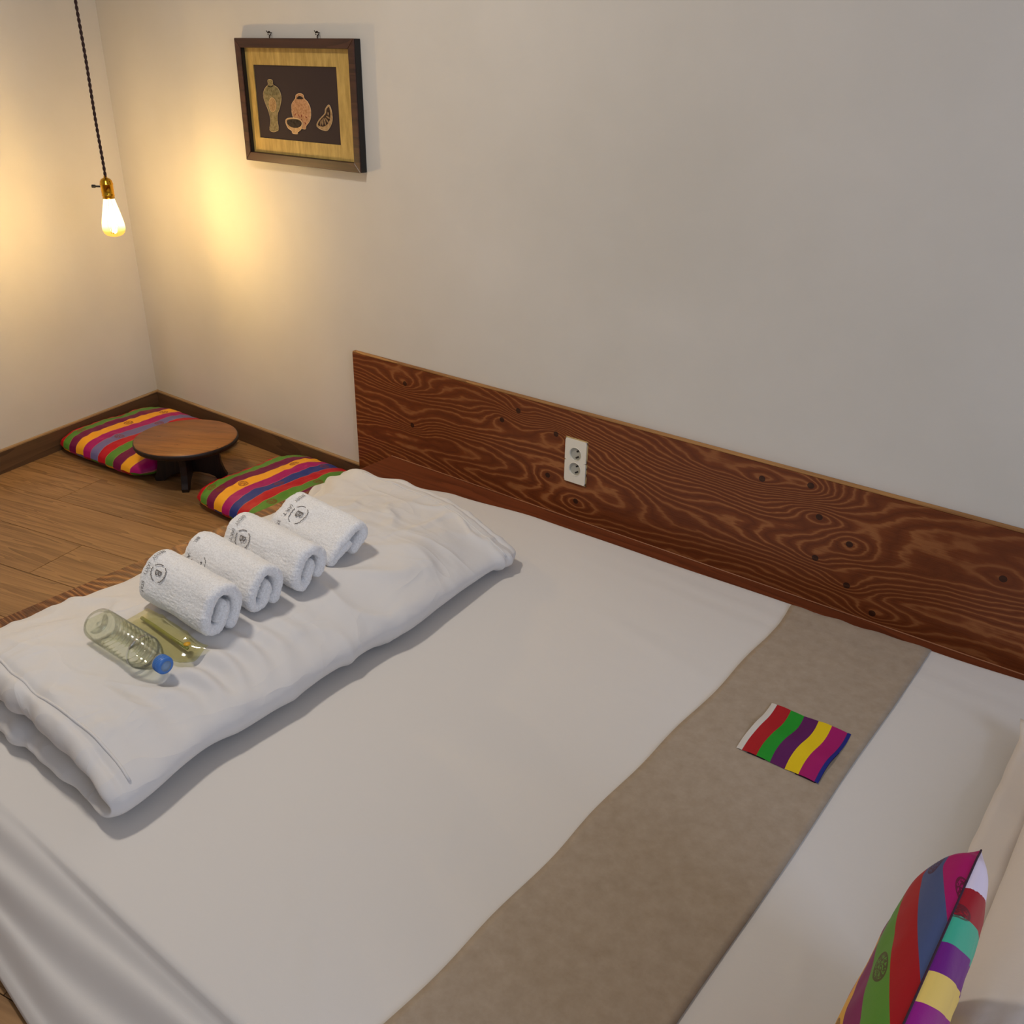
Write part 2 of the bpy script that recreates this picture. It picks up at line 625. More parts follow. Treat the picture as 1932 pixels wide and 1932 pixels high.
# ------------------------------------------------------------------ headboard
hb = thing('headboard', (HBX, YW - 0.001, 0), 'long reddish brown plywood headboard panel with knots on the wall', 'headboard')
obj('panel', box(0, 3.2, -0.015, 0, 0.0, 0.462, 0.0), M_HEAD, hb, smooth=False)
obj('top_edge', box(0, 3.2, -0.0145, 0, 0.462, 0.4665, 0.001, 1), M_PLYEDGE, hb, smooth=False)

# wall socket set into the headboard
M_SOCKET = m_plain('socket_plastic', (226, 219, 202), 0.35)
M_SOCKETIN = m_plain('socket_well_plastic', (172, 168, 154), 0.4)
M_BLACK = m_plain('black_plastic', (16, 14, 13), 0.5)
M_PUTTY = m_plain('yellowed_sealant', (176, 148, 96), 0.6)
sk = thing('wall_socket', (-1.2855, YW - 0.015, 0.3265), 'white double wall socket with two round outlets in the headboard', 'socket')
def socket_plate():
    bm = bmesh.new()
    w, h, R, d = 0.0335, 0.062, 0.0185, 0.006
    # plate with two round holes, built as fans between the hole and its half of the plate
    for cz in (0.0215, -0.0215):
        z0, z1 = (0, h) if cz > 0 else (-h, 0)
        n = 48
        ring, rim = [], []
        for k in range(n):
            a = 2 * PI * k / n
            c, s = math.cos(a), math.sin(a)
            ring.append((R * c, cz + R * s))
            tx = (w / abs(c)) if abs(c) > 1e-6 else 1e9
            tz = ((z1 - cz) / s) if s > 1e-6 else ((z0 - cz) / s if s < -1e-6 else 1e9)
            t = min(tx, tz)
            rim.append((c * t, cz + s * t))
        vr = [bm.verts.new((x, -d, z)) for x, z in ring]
        vo = [bm.verts.new((x, -d, z)) for x, z in rim]
        vb = [bm.verts.new((x, 0, z)) for x, z in rim]
        vi = [bm.verts.new((x, 0.010, z)) for x, z in ring]
        for k in range(n):
            j = (k + 1) % n
            bm.faces.new((vr[k], vr[j], vo[j], vo[k]))
            bm.faces.new((vo[k], vo[j], vb[j], vb[k]))
            bm.faces.new((vr[k], vr[j], vi[j], vi[k]))
    bmesh.ops.remove_doubles(bm, verts=bm.verts, dist=1e-5)
    return from_bm(bm)
obj('face_plate', socket_plate(), M_SOCKET, sk, smooth=False)
for cz in (0.0215, -0.0215):
    me = lathe([(0.0184, -0.001), (0.0184, 0.001)], 40)
    o = obj('outlet', me, M_SOCKETIN, sk, smooth=False)
    o.location = (0, -0.0005, cz)
    o.rotation_euler = (PI / 2, 0, 0)
    rim = obj('rim', tubes([[(0.0187 * math.cos(2 * PI * k / 36), 0.0187 * math.sin(2 * PI * k / 36), 0) for k in range(36)]], 0.0008, 6, True), M_SOCKET, o)
    rim.location = (0, 0, 0.0055)
    for (px, pz, ang) in ((0.006, 0.0095, 0.6), (0.004, -0.009, 0.6)):
        s = obj('slot', box(-0.0055, 0.0055, -0.002, 0.002, 0, 0.0012), M_BLACK, o, smooth=False)
        s.location = (px, pz, 0.001)
        s.rotation_euler = (0, 0, ang)
seal = []
ring = [(-.0345, -.063), (.0345, -.0635), (.0345, .0628), (-.0345, .063), (-.0345, -.063)]
pts = []
for (a, bb), (c, d) in zip(ring, ring[1:]):
    for k in range(14):
        t = k / 14
        pts.append((a + (c - a) * t + nz(k * .7, a * 50) * .0012, -0.001, bb + (d - bb) * t + nz(k * .9, bb * 50, 4) * .0012))
obj('sealant', tubes([pts], 0.0022, 6, True), M_PUTTY, sk)

# ------------------------------------------------------------------ bed platform
FX = -1.985
ZB = 0.155
bed = thing('bed_platform', (FX, 0.45, 0), 'low reddish brown wooden bed platform under the white mattress', 'bed frame')
X1 = 1.0
def part_box(name, x0, x1, y0, y1, z0, z1, mat, bev=0.001):
    return obj(name, box(x0 - FX, x1 - FX, y0 - 0.45, y1 - 0.45, z0, z1, bev, 1), mat, bed, smooth=False)
part_box('plinth', FX + .012, X1, 0.46, YW - .017, 0, ZB - .012, M_LEDGE)
me = prism([(0, 0), (.30, 0), (.30, 1.1), (.0, 1.1)], ZB - .012, ZB, 0.001)
obj('foot_board', me, M_FOOT, bed, smooth=False)
me = prism([(0, YW - .016 - .45), (0, 1.101), (X1 - FX, 1.101), (X1 - FX, YW - .016 - .45)], ZB - .012, ZB, 0.001)
obj('wall_ledge', me, M_LEDGE, bed, smooth=False)
part_box('joint_highlight', FX + .002, X1, YW - .0195, YW - .0163, ZB, ZB + .0022, M_JOINTHL, 0.0006)  # pale strip stands in for the highlight line where ledge meets headboard
part_box('foot_face', FX, FX + .012, 0.46, YW - .016, 0, ZB - .0125, M_LEDGE)

# ------------------------------------------------------------------ mattress with its sheet
mat = thing('mattress', (-0.4, 1.1, ZB), 'thin mattress wrapped in a smooth white sheet on the wooden platform', 'mattress')
OFF = Vector((-0.4, 1.1, ZB))
ZS = 0.180
obj('core', box(-1.30, 1.35, -0.64, 0.68, 0.0, 0.018, 0.006, 2), M_SHEET, mat, smooth=False)
wall_edge = [(-1.80, 1.735), (-1.72, 1.785), (-1.60, 1.815), (-1.33, 1.845), (-1.0, 1.850), (-0.6, 1.860), (-0.3, 1.872), (0.0, 1.890), (1.0, 1.90)]
def sheet_z(x, y):
    """height of the flat part of the sheet"""
    z = ZS + 0.0022 * nz(x * 1.7, y * 2.3, 1.0)
    z += 0.0016 * nz(x * 3.0 + y * 5.0, y * 1.1 - x * 2.5, 5.0)
    # long shallow tucks beside the wall
    z += 0.0016 * math.sin((y + 0.05 * x) * 95) * smoothstep(1.62, 1.80, y) * (0.5 + 0.5 * nz(x * 2, 3))
    # two pinched creases
    for (ax, ay, bx, by, amp, wd) in ((-1.02, 0.72, -0.86, 0.62, .0022, .012), (-0.55 - .25, 0.9, -0.70, 0.72, .0016, .012), (-0.86, 0.62, -0.66, 0.47, .0030, .007), (-0.93, 0.72, -0.78, 0.50, .0018, .006), (-0.95, 0.66, -0.70, .88, .0012, .02), (-0.24, 1.02, -0.20, 0.86, .0014, .006), (-1.0, 1.55, -.55, 1.45, .0012, .02)):
        vx, vy = bx - ax, by - ay
        L2 = vx * vx + vy * vy
        t = ((x - ax) * vx + (y - ay) * vy) / L2
        if -0.05 < t < 1.05:
            d = abs((x - ax) * vy - (y - ay) * vx) / math.sqrt(L2)
            z += 1.5 * amp * math.exp(-(d / wd) ** 2) * max(0, math.sin(PI * min(1, max(0, t))))
    return z
def crease_y(x):
    return 0.424 + 0.006 * math.sin(x * 2.3 + 0.6)
def sheet_point(x, s):
    """s 0..1: wall side tuck .. flat .. crease .. drape .. hem"""
    ye = interp(wall_edge, x)
    yc = crease_y(x)
    if s < 0.06:
        a = s / 0.06 * PI / 2
        R = 0.022
        return (x, ye - R * (1 - math.sin(PI / 2 - 0)) - R * (1 - math.cos(a)) * 0.9, ZB + 0.002 + (ZS - ZB - 0.002) * math.sin(a))
    if s < 0.72:
        t = (s - 0.06) / 0.66
        y0 = ye - 0.0198
        y = y0 + (yc - y0) * t
        z = sheet_z(x, y)
        z = ZS + (z - ZS) * min(1, t * 12)
        return (x, y, z)
    t = (s - 0.72) / 0.28
    cr = 0.013 * smoothstep(-1.40, -1.0, x)                  # the slack beyond the mattress edge dips, then rolls over
    y = yc - 0.128 * t
    z = ZS - cr * smoothstep(0, 0.075, t) - 0.158 * t ** 1.35
    q = t * 0.16 + 0.06 * (x + 1.0)
    z += smoothstep(0.05, 0.3, t) * (1 - smoothstep(0.85, 1, t)) * 0.0062 * math.sin(q * 125 + 0.8 + nz(x * 1.3, t * 2) * 1.5)
    y += smoothstep(0.4, 0.9, t) * 0.010 * math.sin(x * 9 + 1.0)
    return (x, y, max(z, 0.004))
NXs, NSs = 240, 170
vs = []
for i in range(NXs):
    x = -1.80 + 2.75 * i / (NXs - 1)
    for j in range(NSs):
        p = sheet_point(x, j / (NSs - 1))
        vs.append(Vector(p) - OFF)
me = mesh(vs, [f[::-1] for f in grid_faces(NXs, NSs)])
o = obj('fitted_sheet', me, M_SHEET, mat)
md = o.modifiers.new('thick', 'SOLIDIFY'); md.thickness = 0.0012; md.offset = -1

# ------------------------------------------------------------------ bed runner with its striped patch
RO = Vector((-0.46, 1.1, ZS))
run = thing('bed_runner', RO, 'taupe linen bed runner with a striped patch across the white bed', 'bed runner')
def run_edges(y):
    l = -0.606 + 0.0025 * math.sin(y * 23) + 0.002 * math.sin(y * 9 + 1) - 0.007 * smoothstep(1.75, 1.85, y)
    r = -0.314 + 0.0015 * math.sin(y * 11 + 2)
    return l, r
def cloth_over(x, y, lift):
    if y > crease_y(x):
        ye = interp(wall_edge, x) - 0.0198
        z = sheet_z(x, y) if y < ye else ZS - (y - ye) * 0.8
        return z + lift
    t = (crease_y(x) - y) / 0.128
    return sheet_point(x, 0.72 + 0.28 * min(1, t))[2] + lift + 0.014 * smoothstep(0.3, 0.9, t)
NU, NV = 26, 200
vs = []
for j in range(NV):
    y = 1.858 - (1.858 - 0.30) * j / (NV - 1)
    for i in range(NU):
        l, r = run_edges(y)
        x = l + (r - l) * i / (NU - 1)
        z = cloth_over(x, y, 0.0035) + 0.0008 * nz(x * 14, y * 14)
        # the end sits a little askew
        yy = y + (0.006 * (i / (NU - 1)) + 0.002 * math.sin(i * 0.9)) * smoothstep(1.6, 1.85, y)
        vs.append(Vector((x, yy, z)) - RO)
me = mesh(vs, grid_faces(NV, NU))
o = obj('cloth', me, M_RUNNER, run)
md = o.modifiers.new('thick', 'SOLIDIFY'); md.thickness = 0.0018; md.offset = 0

PATCH = [('white_stripe', (205, 198, 188), 0.0, 0.07), ('red_stripe', (165, 20, 28), 0.07, 0.25), ('green_stripe', (25, 140, 35), 0.25, 0.42), ('purple_stripe', (88, 18, 84), 0.42, 0.60),
         ('yellow_stripe', (222, 190, 12), 0.60, 0.765), ('magenta_stripe', (158, 12, 96), 0.765, 0.955), ('blue_stripe', (22, 34, 120), 0.955, 1.0)]
pc = [Vector(c) for c in ((-0.4990, 1.4680), (-0.3465, 1.4765), (-0.3440, 1.3105), (-0.4955, 1.3080))]
def patch_pt(u, v):
    p = (pc[0] * (1 - u) + pc[1] * u) * (1 - v) + (pc[3] * (1 - u) + pc[2] * u) * v
    x = p.x + 0.004 * math.sin(v * 6.5) * (1 - abs(2 * u - 1) * 0.5)
    z = cloth_over(x, p.y, 0.0065) + 0.0022 * math.exp(-((v - 0.45 - 0.15 * u) / 0.14) ** 2) + 0.0012 * math.sin(u * 11 + v * 5)
    return Vector((x, p.y, z)) - RO
patch = None
base_vs = [patch_pt(i / 12, j / 14) - Vector((0, 0, 0.0025)) for i in range(13) for j in range(15)]
patch = obj('patch', mesh(base_vs, [f[::-1] for f in grid_faces(13, 15)]), m_cloth('patch_backing', (60, 30, 40), 0.8, 0.1), run)
patch['label'] = 'striped satin patch sewn on the runner'
for nm, c, u0, u1 in PATCH:
    vv = [patch_pt(u0 + (u1 - u0) * i / 4, j / 20) + Vector((0, 0, 0.0006 * math.sin(PI * i / 4))) for i in range(5) for j in range(21)]
    t = NT('satin_' + nm, c, 0.5, 0.3)
    t.bump(t.noise(t.coord(), 500, 2), 0.1, 0.002)
    obj(nm, mesh(vv, [f[::-1] for f in grid_faces(5, 21)]), t.m, patch)

# ------------------------------------------------------------------ folded duvet
DO = Vector((-1.5, 1.05, ZS))
ctrl = [(-1.82, 0.205), (-1.60, 0.209), (-1.40, 0.208), (-1.27, 0.206), (-1.215, 0.2135), (-1.208, 0.235), (-1.25, 0.258), (-1.34, 0.276), (-1.48, 0.284), (-1.62, 0.281), (-1.71, 0.264), (-1.785, 0.230)]
cen = spline2(ctrl, 130)
def dhalf(s):
    return interp([(0, .014), (.12, .021), (.40, .0225), (.47, .012), (.53, .016), (.62, .032), (.80, .036), (.92, .030), (1, .012)], s)
NY_ = 190
along = []
for k in range(NY_):
    t = k / (NY_ - 1)
    t = 0.5 - 0.5 * math.cos(PI * t) * (0.75 + 0.25 * abs(math.cos(PI * t)))
    along.append(0.490 + 1.150 * t)
flat, F, rn = thick_sheet(cen, dhalf, along, 0.032)
me = mesh(flat, F)
bm = bmesh.new(); bm.from_mesh(me); bmesh.ops.recalc_face_normals(bm, faces=bm.faces); bm.normal_update()
wr = []
for v in bm.verts:
    x, y, z = v.co
    top = smoothstep(0.235, 0.27, z)
    endd = min(y - 0.49, 1.64 - y)
    near = smoothstep(1.0, 0.55, y)
    w = (0.006 + 0.005 * near) * nz(x * 5.5, y * 5.0, z * 4) + (0.0035 + 0.002 * near) * nz(x * 14 + y * 5, y * 9 - x * 4, z * 6)
    # pulled folds that run from the top towards the front edge
    w += top * 0.008 * (0.22 - abs(nz(x * 3.0 + 2, y * 9 + x * 4, 3.3))) * (0.4 + abs(nz(x * 2, y * 2, 7)) * 2)
    w += 0.006 * (0.2 - abs(nz(x * 7 - y * 3, y * 6 + x * 6, 9.1))) * (0.3 + smoothstep(0.9, 0.55, y) + smoothstep(1.3, 1.6, y))
    # short pulls in front of the bottle, and folds that fan out of the far foot corner
    w += top * 0.010 * math.exp(-((x + 1.29) / 0.06) ** 2 - ((y - 0.78) / 0.16) ** 2) * math.sin(y * 115 + 8 * nz(x * 6, y * 4))
    fa = math.atan2(y - 1.66, x + 1.86)
    fd = math.hypot(y - 1.66, x + 1.86)
    w += 0.006 * math.exp(-((fd - 0.12) / 0.14) ** 2) * math.sin(fa * 13 + 3 * nz(x * 5, y * 5))
    rg = 1 - min(1, abs(nz(x * 5 + y * 2.5, y * 5.5 - x * 3, 12.0)) * 4.5)
    w += 0.0125 * rg ** 2 * (0.25 + 0.75 * smoothstep(-0.1, 0.35, nz(x * 2.2, y * 2.2, 21)))
    rg = 1 - min(1, abs(nz(x * 3 - y * 6, y * 3 + x * 9, 31.0)) * 5)
    w += 0.0095 * rg ** 2 * smoothstep(0.0, 0.3, nz(x * 2.6, y * 2.6, 44))
    # gathers at both short ends
    w += 0.009 * math.exp(-max(0, endd) / 0.10) * nz(x * 22, y * 5, z * 3)
    # stitched hem near the short ends
    w -= top * 0.007 * math.exp(-((endd - 0.026) / 0.009) ** 2)
    # soft hollow under the bottle and towels
    wr.append(w)
for v, w in zip(bm.verts, wr):
    x, y, z = v.co
    v.co = v.co + v.normal * w
    x, y, z = v.co
    k = 1.0 - 0.34 * smoothstep(1.22, 1.62, y) - 0.06 * (1 - smoothstep(0.50, 0.66, y))
    k *= 1.0 + 0.05 * math.sin(y * 4.2 + 0.3)
    k -= 0.10 * math.exp(-((y - 0.70) / 0.07) ** 2) * smoothstep(-1.62, -1.5, x) * (1 - smoothstep(-1.34, -1.24, x))
    k -= 0.17 * smoothstep(-1.52, -1.68, x) * smoothstep(0.56, 0.72, y) * (1 - smoothstep(1.15, 1.40, y))
    z2 = ZS + 0.004 + (z - ZS) * k
    # the front edge runs slightly askew, the far foot corner is pulled out to a peak
    x2 = x + 0.035 * (1 - smoothstep(0.5, 0.75, y)) * smoothstep(-1.5, -1.2, x) - 0.022 * smoothstep(1.25, 1.6, y) * smoothstep(-1.6, -1.2, x)
    pk = smoothstep(1.42, 1.60, y) * smoothstep(-1.50, -1.78, x)
    y2 = y - 0.01 * pk - 0.05 * smoothstep(1.5, 1.64, y) * smoothstep(-1.55, -1.2, x)
    x2 -= 0.075 * pk
    z2 += 0.012 * pk * (z - ZS) / 0.1
    y2 += 0.015 * smoothstep(0.62, 0.5, y) * (z - 0.2) / 0.1
    v.co = Vector((x2, y2, max(z2, ZS + 0.004))) - DO
me = from_bm(bm)
duv = thing('folded_duvet', DO, 'plump white duvet folded into a long block holding rolled towels', 'duvet')
duvet_o = obj('cover', me, M_DUVET, duv)
md = duvet_o.modifiers.new('sub', 'SUBSURF'); md.levels = 1; md.render_levels = 1

from mathutils.bvhtree import BVHTree
duv_tree = BVHTree.FromPolygons([tuple(v.co + DO) for v in me.vertices], [tuple(p.vertices) for p in me.polygons])
def duvet_top(x, y):
    hit = duv_tree.ray_cast(Vector((x, y, 1.0)), Vector((0, 0, -1)))
    return hit[0].z if hit[0] else ZS
for y_of in (lambda x: 0.537 + 0.004 * math.sin(x * 14), lambda x: 1.585 - 0.05 * smoothstep(-1.55, -1.2, x)):
    pts = []
    for k in range(60):
        x = -1.74 + 0.562 * k / 59
        y = y_of(x) + 0.002 * nz(x * 20, 3)
        zt = duvet_top(x, y)
        if zt < ZS + 0.03:
            break
        pts.append(Vector((x, y, zt + 0.0003)) - DO)
    obj('piping', tubes([pts], 0.0026, 7), M_DUVET, duv)

# ------------------------------------------------------------------ rolled towels
def m_terry():
    t = NT('terry_towel', (240, 238, 236), 0.95, 0.1)
    t.b.inputs['Sheen Weight'].default_value = 0.5
    c = t.coord()
    n1 = t.noise(c, 330, 4, 0.75)
    n2 = t.noise(c, 90, 3, 0.6)
    t.col(t.ramp(n1, [(0.3, (214, 211, 208)), (0.6, (244, 243, 242))]))
    t.bump(t.math('ADD', n1, n2), 0.6, 0.003)
    return t.m
M_TERRY = m_terry()
M_THREAD = m_plain('grey_thread', (104, 98, 94), 0.8)

def spow(v, e):
    return math.copysign(abs(v) ** e, v)

def text_mesh(txt, size):
    cu = bpy.data.curves.new('t', 'FONT')
    cu.body = txt
    cu.size = size
    cu.align_x = 'CENTER'
    cu.align_y = 'CENTER'
    cu.resolution_u = 3
    o = bpy.data.objects.new('t', cu)
    COL.objects.link(o)
    dg = bpy.context.evaluated_depsgraph_get()
    me = bpy.data.meshes.new_from_object(o.evaluated_get(dg))
    bpy.data.objects.remove(o)
    bpy.data.curves.remove(cu)
    me.materials.clear()
    return me

def towel(x0, x1, yc, A, B, ang, lean, tilt, logo_phi, logo_x, label, seed, zoff=0.0, skew=0.0):
    T = 0.0125
    pitch = 0.0262
    phi0 = -1.9 + seed * 0.12
    turns = (B - T) / pitch - 0.02
    n = 260
    def cl(f):
        """centre line at winding angle f (radians from the outer end)"""
        k = max(0.0, f / (2 * PI))
        a = A - T - pitch * k
        b = B - T - pitch * k
        e = 0.80
        p = phi0 + f
        return Vector((max(a, .0015) * spow(math.cos(p), e), max(b, .0012) * spow(math.sin(p), e)))
    ct, st_ = math.cos(ang), math.sin(ang)
    def rot(p):
        return Vector((p.x * ct - p.y * st_, p.x * st_ + p.y * ct))
    fmax = turns * 2 * PI
    raw = [cl(fmax * i / 700) for i in range(701)]
    # the core is folded flat along the long axis of the roll
    core = A - T - pitch * turns - 0.004
    d = 1 if raw[-1].x < 0 else -1
    raw += [Vector((raw[-1].x + d * core * 1.7 * k / 10, raw[-1].y * (1 - k / 10))) for k in range(1, 11)]
    cen = [rot(p) for p in resample(raw, n)]
    tw = x1 - x0
    al = []
    m = 64
    for k in range(m):
        t = k / (m - 1)
        al.append(tw * (t + 0.10 * math.sin(2 * PI * t) * -0.35))
    al.sort()
    flat, F, rn = thick_sheet(cen, lambda s: T * (1 - 0.10 * s) * (0.55 if s > 0.86 else 1), al, 0.014, 5)
    V = []
    for p in flat:
        a, t, b_ = p
        a += 0.0035 * nz(a * 30 + seed * 9, b_ * 30, t * 14)
        b_ += 0.0035 * nz(a * 30, b_ * 30 + seed * 7, t * 14 + 5)
        hh = 0.0011
        a += hh * nz(p.x * 260, p.y * 260, p.z * 260)
        b_ += hh * nz(p.x * 260 + 9, p.y * 260, p.z * 260)
        t += 0.0016 * nz(p.x * 220, p.y * 120 + 5, p.z * 220) + 0.004 * nz(a * 25 + seed, b_ * 25, 1)
        y = a + lean * b_ + skew * (t - tw / 2)
        V.append(Vector((t - tw / 2, y, b_)))
    zmin = sorted(v.z for v in V)[len(V) // 400]
    V = [v - Vector((0, 0, zmin)) for v in V]
    me = mesh(V, F)
    bm = bmesh.new(); bm.from_mesh(me)
    me = from_bm(bm)
    xm = (x0 + x1) / 2
    zs = [duvet_top(xm + dx, yc + dy) for dx in (-.08, -.04, 0, .04, .08) for dy in (-.03, 0, .03)]
    zb = sum(zs) / len(zs)
    root = thing('rolled_towel', (xm, yc, zb + 0.001 + zoff), label, 'towel', 'rolled towels in a row on the duvet')
    root.rotation_euler = (0, tilt, 0)
    body = obj('terry_cloth', me, M_TERRY, root)
    # embroidery, wrapped on the outer turn
    def on_surf(arc_phi, xl, lift):
        f = (arc_phi - ang - phi0) % (2 * PI)
        p = rot(cl(f))
        q = rot(cl(f + 0.03)) - rot(cl(f - 0.03))
        nrm = Vector((q.y, -q.x)).normalized()
        p = p + nrm * (T + lift)
        return Vector((xl, p.x + lean * p.y + skew * xl, p.y - zmin))
    def wrap(me2, x_base):
        ref = 0.5 * (A + B)
        for v in me2.vertices:
            v.co = on_surf(logo_phi + v.co.x / ref, x_base + v.co.y, 0.0016)
        return me2
    em = obj('emblem', wrap(text_mesh('B', 0.027), logo_x), M_THREAD, root, smooth=False)
    ringpts = []
    for k in range(44):
        a = 2 * PI * k / 44
        rr = 0.0205 + 0.0016 * (k % 2) * (1 if math.cos(a * 1.0) > -0.6 else 0.2)
        ringpts.append((rr * math.cos(a), rr * math.sin(a), 0))
    for rr_pts in (ringpts[3:19], ringpts[21:30], ringpts[31:43]):
        vs_, fs_ = tube_verts([on_surf(logo_phi + p[0] / (0.5 * (A + B)), logo_x + p[1], 0.0008) for p in rr_pts], 0.0008, 5)
        obj('wreath_stroke', mesh(vs_, fs_), M_THREAD, em)
    obj('lettering', wrap(text_mesh("BEDSY   (ART)   STAY", 0.0120), logo_x - 0.0335), M_THREAD, root, smooth=False)
    return root

towel(-1.542, -1.330, 0.838, 0.067, 0.052, 1.05, 0.0, 0.03, 2.20, -0.052, 'rolled white terry towel beside the water bottle, first of the row', 1)
towel(-1.562, -1.340, 0.946, 0.064, 0.049, 1.02, 0.0, 0.03, 2.62, -0.055, 'rolled white terry towel next after the one by the bottle', 2)
towel(-1.572, -1.335, 1.053, 0.064, 0.049, 1.00, 0.0, 0.03, 2.45, -0.055, 'rolled white terry towel leaning on the flattened last roll', 3)
towel(-1.580, -1.365, 1.185, 0.076, 0.040, 0.50, 0.0, 0.05, 1.95, -0.040, 'flattened rolled white towel at the end farthest from the bottle', 4)

# ------------------------------------------------------------------ water bottle
bot_xyz = (-1.415, 0.700)
zbt = max(duvet_top(-1.5, .70), duvet_top(-1.42, .70), duvet_top(-1.36, .70))
bot = thing('water_bottle', (-1.518, 0.697, zbt + 0.0315), 'clear plastic water bottle with blue cap lying on the duvet', 'bottle')
bot.rotation_euler = (0, PI / 2 + 0.03, math.radians(1.5))
prof = [(0.0, 0.004), (0.012, 0.005), (0.020, 0.000), (0.028, 0.001), (0.0315, 0.006), (0.0320, 0.014)]
z = 0.018
while z < 0.135:
    prof += [(0.0322, z), (0.0322, z + .006), (0.0305, z + .0085), (0.0305, z + .0095), (0.0322, z + .012)]
    z += 0.0130
prof += [(0.0322, 0.140), (0.0315, 0.148), (0.0285, 0.160), (0.0225, 0.173), (0.0160, 0.182), (0.0125, 0.187), (0.0125, 0.190), (0.0160, 0.1905), (0.0160, 0.1925), (0.0125, 0.193), (0.0125, 0.196)]
M_PET = m_clear('clear_plastic', (254, 255, 252), 0.05, 0.06, fk=0.5)
obj('body', lathe(prof, 48), M_PET, bot)
M_WATER = m_clear('water', (251, 252, 243), 0.01, 0.0, fk=0.3)
wp = [(max(0.001, r - 0.0012), min(max(zz, 0.0065), 0.186)) for r, zz in prof if zz < 0.187]
me = lathe(wp, 48)
for v in me.vertices:                       # level of the water in the lying bottle (its local -x is up)
    v.co.x = max(v.co.x, -0.021)
obj('water', me, M_WATER, bot)
M_CAP = m_plain('blue_cap_plastic', (62, 116, 188), 0.4)
capm = obj('cap', lathe([(0.001, 0.193), (0.0158, 0.193), (0.0160, 0.1945), (0.0160, 0.2085), (0.0148, 0.2105), (0.0115, 0.2108), (0.001, 0.2108)], 48), M_CAP, bot)
obj('cap_disc', lathe([(0.001, 0.2104), (0.0098, 0.2104), (0.0100, 0.2110), (0.001, 0.2112)], 40), m_plain('pale_cap_disc', (118, 146, 180), 0.45), capm)
rg = []
for k in range(40):
    a = 2 * PI * k / 40
    rg.append([(0.0161 * math.cos(a), 0.0161 * math.sin(a), 0.1955), (0.0161 * math.cos(a), 0.0161 * math.sin(a), 0.2080)])
obj('grip_rib', tubes(rg, 0.0005, 4), M_CAP, capm)

# ------------------------------------------------------------------ clear sachet between bottle and towel
pk = thing('plastic_sachet', (-1.415, 0.766, duvet_top(-1.415, 0.766)), 'clear greenish plastic sachet tucked between bottle and towel', 'sachet')
vs = []
nu, nv = 34, 12
for side in (1, -1):
    for i in range(nu):
        for j in range(nv):
            u, v = i / (nu - 1) * 2 - 1, j / (nv - 1) * 2 - 1
            x, y = u * 0.098, v * 0.030
            fill = max(0, (1 - abs(u) ** 3)) * max(0, (1 - abs(v) ** 2.5))
            zz = duvet_top(-1.415 + x, 0.766 + y) - duvet_top(-1.415, 0.766)
            vs.append((x, y, zz + 0.010 + side * 0.007 * fill ** 0.6 + 0.0015 * nz(u * 5, v * 4, side)))
fs = grid_faces(nu, nv) + [tuple(i + nu * nv for i in f[::-1]) for f in grid_faces(nu, nv)]
me = mesh(vs, fs)
bm = bmesh.new(); bm.from_mesh(me); bmesh.ops.remove_doubles(bm, verts=bm.verts, dist=1e-5); me = from_bm(bm)
obj('film', me, m_clear('sachet_film', (250, 249, 230), 0.05, 0.08, 0.05, (190, 185, 120)), pk)
obj('toothbrush_handle', tubes([[(-0.08, 0.006, 0.010), (-0.03, 0.004, 0.011), (0.02, 0.002, 0.010), (0.075, 0.001, 0.010)]], 0.0035, 8), m_plain('olive_plastic', (150, 150, 70), 0.4), pk)
obj('yellow_dot', lathe([(0.001, 0), (0.006, 0.0005), (0.0065, 0.002), (0.001, 0.003)], 20), m_plain('yellow_print', (214, 160, 30), 0.5), pk).location = (0.070, 0.004, 0.014)

# ------------------------------------------------------------------ cushions and pillow
def pillow_mesh(hw, hd, top, bot, n=44, pw=0.42, pinch=0.05, wr=0.0, stripe=None, bottom_shift=0.0, seed=0.0, ex=2.2, cr=0.0):
    """square cushion: two bulging faces that meet in a seam. UV from stripe(u, v, side)"""
    V, F, UVs = [], [], []
    for side in (1, -1):
        for i in range(n):
            for j in range(n):
                u, v = i / (n - 1) * 2 - 1, j / (n - 1) * 2 - 1
                u, v = math.sin(u * PI / 2) * 0.6 + u * 0.4, math.sin(v * PI / 2) * 0.6 + v * 0.4
                f = (max(0, 1 - abs(u) ** ex) * max(0, 1 - abs(v) ** ex)) ** pw
                x = u * hw * (1 - pinch * (1 - v * v) * abs(u) - cr * v ** 6)
                y = v * hd * (1 - pinch * (1 - u * u) * abs(v) - cr * u ** 6)
                z = side * (top if side > 0 else bot) * f
                if wr:
                    z += f * wr * nz(u * 3 + seed, v * 3, side) + wr * 0.5 * nz(u * 9 + seed, v * 9, side)
                V.append((x, y, z))
                UVs.append(stripe(u, v, side) if stripe else ((u + 1) / 2, (v + 1) / 2))
    g = grid_faces(n, n)
    F = [f[::-1] for f in g] + [tuple(i + n * n for i in f) for f in g]
    me = mesh(V, F)
    uvl = me.uv_layers.new(name='UVMap')
    for p in me.polygons:
        for li, vi in zip(p.loop_indices, p.vertices):
            uvl.data[li].uv = UVs[vi]
    bm = bmesh.new(); bm.from_mesh(me); bmesh.ops.remove_doubles(bm, verts=bm.verts, dist=1e-5)
    return from_bm(bm)

